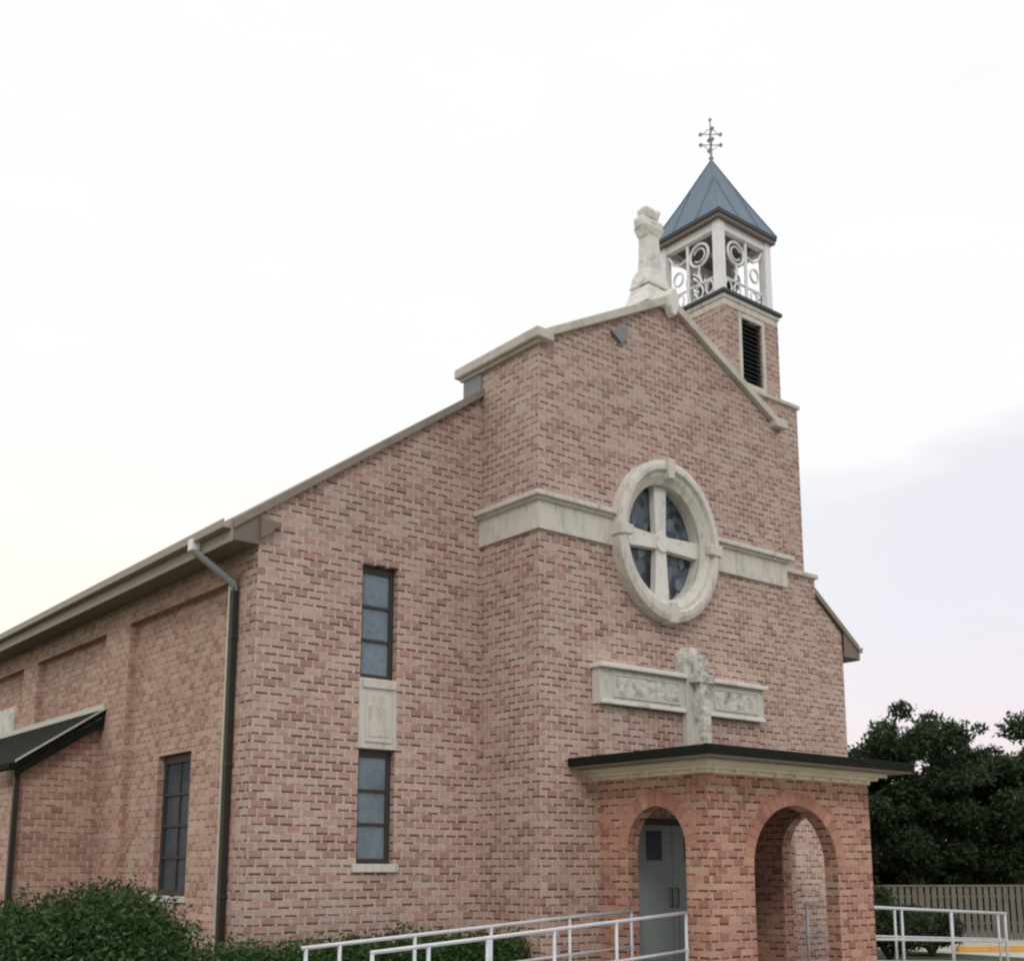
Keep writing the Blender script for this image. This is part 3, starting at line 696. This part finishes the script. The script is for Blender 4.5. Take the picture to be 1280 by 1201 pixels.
# ------------------------------------------------------------ fence
fe = empty('fence', (13, 5.4, G), 'weathered grey board fence below the dark trees, right of the porch', 'fence')
a, b = Vector((11.5, 6.34, 0)), Vector((26, -2.78, 0)); d = (b-a); L_ = d.length; d.normalize(); nrm = Vector((-d.y, d.x, 0))
bd = MB(); t = 0; i = 0
while t < L_:
    w_ = .13+random.uniform(-.005, .005); h_ = 1.10+random.uniform(-.02, .02)-.0
    p0 = a+d*t; p1 = a+d*(t+w_); q0 = p0+nrm*.02; q1 = p1+nrm*.02
    bd.add([(*p0.xy, G), (*p1.xy, G), (*q1.xy, G), (*q0.xy, G), (*p0.xy, h_), (*p1.xy, h_), (*q1.xy, h_), (*q0.xy, h_)], [(3, 2, 1, 0), (4, 5, 6, 7), (0, 1, 5, 4), (1, 2, 6, 5), (2, 3, 7, 6), (3, 0, 4, 7)])
    t += w_+.055
o = bd.build('boards', 'fence', fe); props(o, kind='stuff')
tr = MB()
for z in (.15, .85): tr.tube([tuple(a+nrm*.06+Vector((0, 0, z))), tuple(b+nrm*.06+Vector((0, 0, z)))], .035, 4)
tr.tube([tuple(a+nrm*.01+Vector((0, 0, 1.13))), tuple(b+nrm*.01+Vector((0, 0, 1.13)))], .035, 4)
tr.build('fence_rail', 'fence', fe)

# ------------------------------------------------------------ foliage
def leaves(blobs, n, size, shell=.55, flat=.0, zmin=-9, rag=.10):
    """many small leaf faces spread through a set of ellipsoids"""
    vols = np.array([b[3]*b[4]*b[5] for b in blobs]); idx = rng.choice(len(blobs), n, p=vols/vols.sum())
    B = np.array(blobs, float)[idx]
    dirs = rng.normal(size=(n, 3)); dirs /= np.linalg.norm(dirs, axis=1)[:, None]
    rad = shell+(1-shell)*rng.random(n)**.7; rad *= 1+rag*rng.normal(size=n)
    c = B[:, :3]+dirs*rad[:, None]*B[:, 3:6]
    c = c[c[:, 2] > zmin]; n = len(c)
    u = rng.normal(size=(n, 3)); u /= np.linalg.norm(u, axis=1)[:, None]
    v = np.cross(u, rng.normal(size=(n, 3))); v /= np.linalg.norm(v, axis=1)[:, None]
    s = size*(.6+.8*rng.random(n))[:, None]
    V = np.stack([c-u*s, c-v*s*.45, c+u*s, c+v*s*.45], 1).reshape(-1, 3)
    F = np.arange(n*4).reshape(-1, 4)
    me = bpy.data.meshes.new('leaves'); me.from_pydata(V.tolist(), [], F.tolist()); return me
def clumps(c, r, n, cr, zlo=-1):
    out = []
    for _ in range(n):
        d_ = rng.normal(size=3); d_ /= np.linalg.norm(d_)
        if d_[2] < zlo: d_[2] *= -1
        k = rng.uniform(.35, 1.0)
        q = rng.uniform(.7, 1.3)*cr
        out.append((c[0]+d_[0]*r[0]*k, c[1]+d_[1]*r[1]*k, c[2]+d_[2]*r[2]*k, q, q, q*.75))
    return out
def tree(x, y, top, r, label, seed, n=26000, low=1.2, nb=60):
    t = empty('tree', (x, y, G), label, 'tree', 'trees beyond the board fence')
    zc = (top+low)/2; rz = (top-low)/2
    cl = clumps((x, y, zc), (r*.85, r*.85, rz*.85), nb, .50)+clumps((x, y, zc), (r*.95, r*.95, rz*.95), nb//2, .26)
    me = leaves(cl, n, .075, .35, rag=.17); link('crown', me, 'leaf', t)
    m = MB(); m.tube([(x, y, G), (x+.08, y, .7), (x-.05, y+.05, 1.6), (x, y, zc)], [.22, .17, .14, .06], 10)
    rr = random.Random(seed)
    for k in range(8):
        a_ = k*2.4+rr.random(); z0 = 1.5+.3*k; l = r*rr.uniform(.4, .75)
        m.tube([(x, y, z0), (x+math.cos(a_)*l*.5, y+math.sin(a_)*l*.5, z0+.5), (x+math.cos(a_)*l, y+math.sin(a_)*l, z0+rr.uniform(.7, 1.6))], [.09, .06, .02], 7)
    m.build('trunk', 'bark', t)
tree(17.2, 6.4, 7.0, 2.6, 'dark leafy tree standing behind the fence just right of the porch roof', 1, 54000, .2, 82)
tree(20.0, 4.7, 6.35, 2.9, 'dark leafy tree behind the fence at the right edge of the photo', 2, 54000, .2, 82)
tree(14.6, 8.0, 5.9, 1.9, 'smaller dark tree touching the church wall above the porch roof', 3, 34000, .2, 52)
# far mass of trees closing the view
cl = []
for i in range(80):
    tt = i/79; p_ = Vector((14, 17, 0)).lerp(Vector((32, -4, 0)), tt)
    cl.append((p_.x+rng.normal()*.8, p_.y+rng.normal()*.8, .6+rng.random()*2.2, 1.8, 1.8, 1.6))
o = link('distant_woods', leaves(cl, 60000, .24, .2, zmin=G), 'leaf'); props(o, 'dark mass of far trees closing the view behind the fence', 'woods', kind='stuff')
# shrubs right of the porch
def shrub(name, c, r, n, s, mat, label, cat, cn=22, cr=.3, group=None):
    cl = clumps(c, [q*.7 for q in r], cn, cr, -.2)
    t = empty(name, (c[0], c[1], G), label, cat, group)
    link('foliage', leaves(cl, n, s, .3, zmin=G), mat, t)
    m = MB(); rr = random.Random(n)
    for k in range(6):
        a_ = k*1.05; m.tube([(c[0], c[1], G), (c[0]+math.cos(a_)*r[0]*.3, c[1]+math.sin(a_)*r[1]*.3, c[2]), (c[0]+math.cos(a_)*r[0]*.5, c[1]+math.sin(a_)*r[1]*.5, c[2]+r[2]*.4)], [.03, .022, .008], 6)
    m.build('stem', 'bark', t)
shrub('shrub', (7.6, 1.2, .25), (1.3, 1.0, .62), 16000, .045, 'leaf', 'low dark shrub behind the handrails next to the right corner of the porch', 'shrub', 30, .36, 'shrubs behind the right handrails')
shrub('shrub', (9.7, 1.5, .12), (1.2, .9, .62), 14000, .045, 'leaf', 'low dark shrub behind the handrails left of the yellow wheel stop', 'shrub', 26, .34, 'shrubs behind the right handrails')
shrub('shrub', (11.3, 4.7, .4), (1.9, 1.0, .95), 20000, .05, 'leaf', 'dark shrub added at the foot of the board fence to stand in for shade, farthest of the shrubs', 'shrub', 26, .36, 'shrubs behind the right handrails')  # added to darken the shaded left part of the fence
# big clipped bush, left foreground
bc = (-9.35, 1.0, .45)
def solid_bush(name, blobs, n, s, mat, label, cat, shell):
    t = empty(name, (blobs[0][0], blobs[0][1], G), label, cat)
    link('foliage', leaves(blobs, n, s, shell, zmin=G), mat, t)
    for b_ in blobs[:6]: MB().tube([(b_[0], b_[1], G), (b_[0]+.1, b_[1], b_[2])], [.04, .02], 6).build('stem', 'bark', t)
solid_bush('bush', [(-9.05, .9, .42, 1.05, 1.0, .92), (-9.5, 1.9, .40, 1.1, 1.0, .85), (-10.0, 2.6, .25, 1.0, .9, .80), (-8.8, .35, .25, .95, .85, .85), (-8.9, 1.1, .5, .95, .9, .92), (-9.9, 1.2, .25, 1.0, .9, .8)], 56000, .038, 'leaf_b', 'large rounded dark green bush in front of the left side wall', 'bush', .62)
# clipped hedge along the front wall
hb = []
x = -7.75
while x < -3.1:
    hb.append((x, .45+rng.normal()*.03, .20, .42, .38, .50+rng.normal()*.03+(.05 if -6.2 < x < -4.4 else 0))); x += .22
solid_bush('hedge', hb, 42000, .032, 'leaf_h', 'low clipped hedge along the foot of the church front wall', 'hedge', .5)
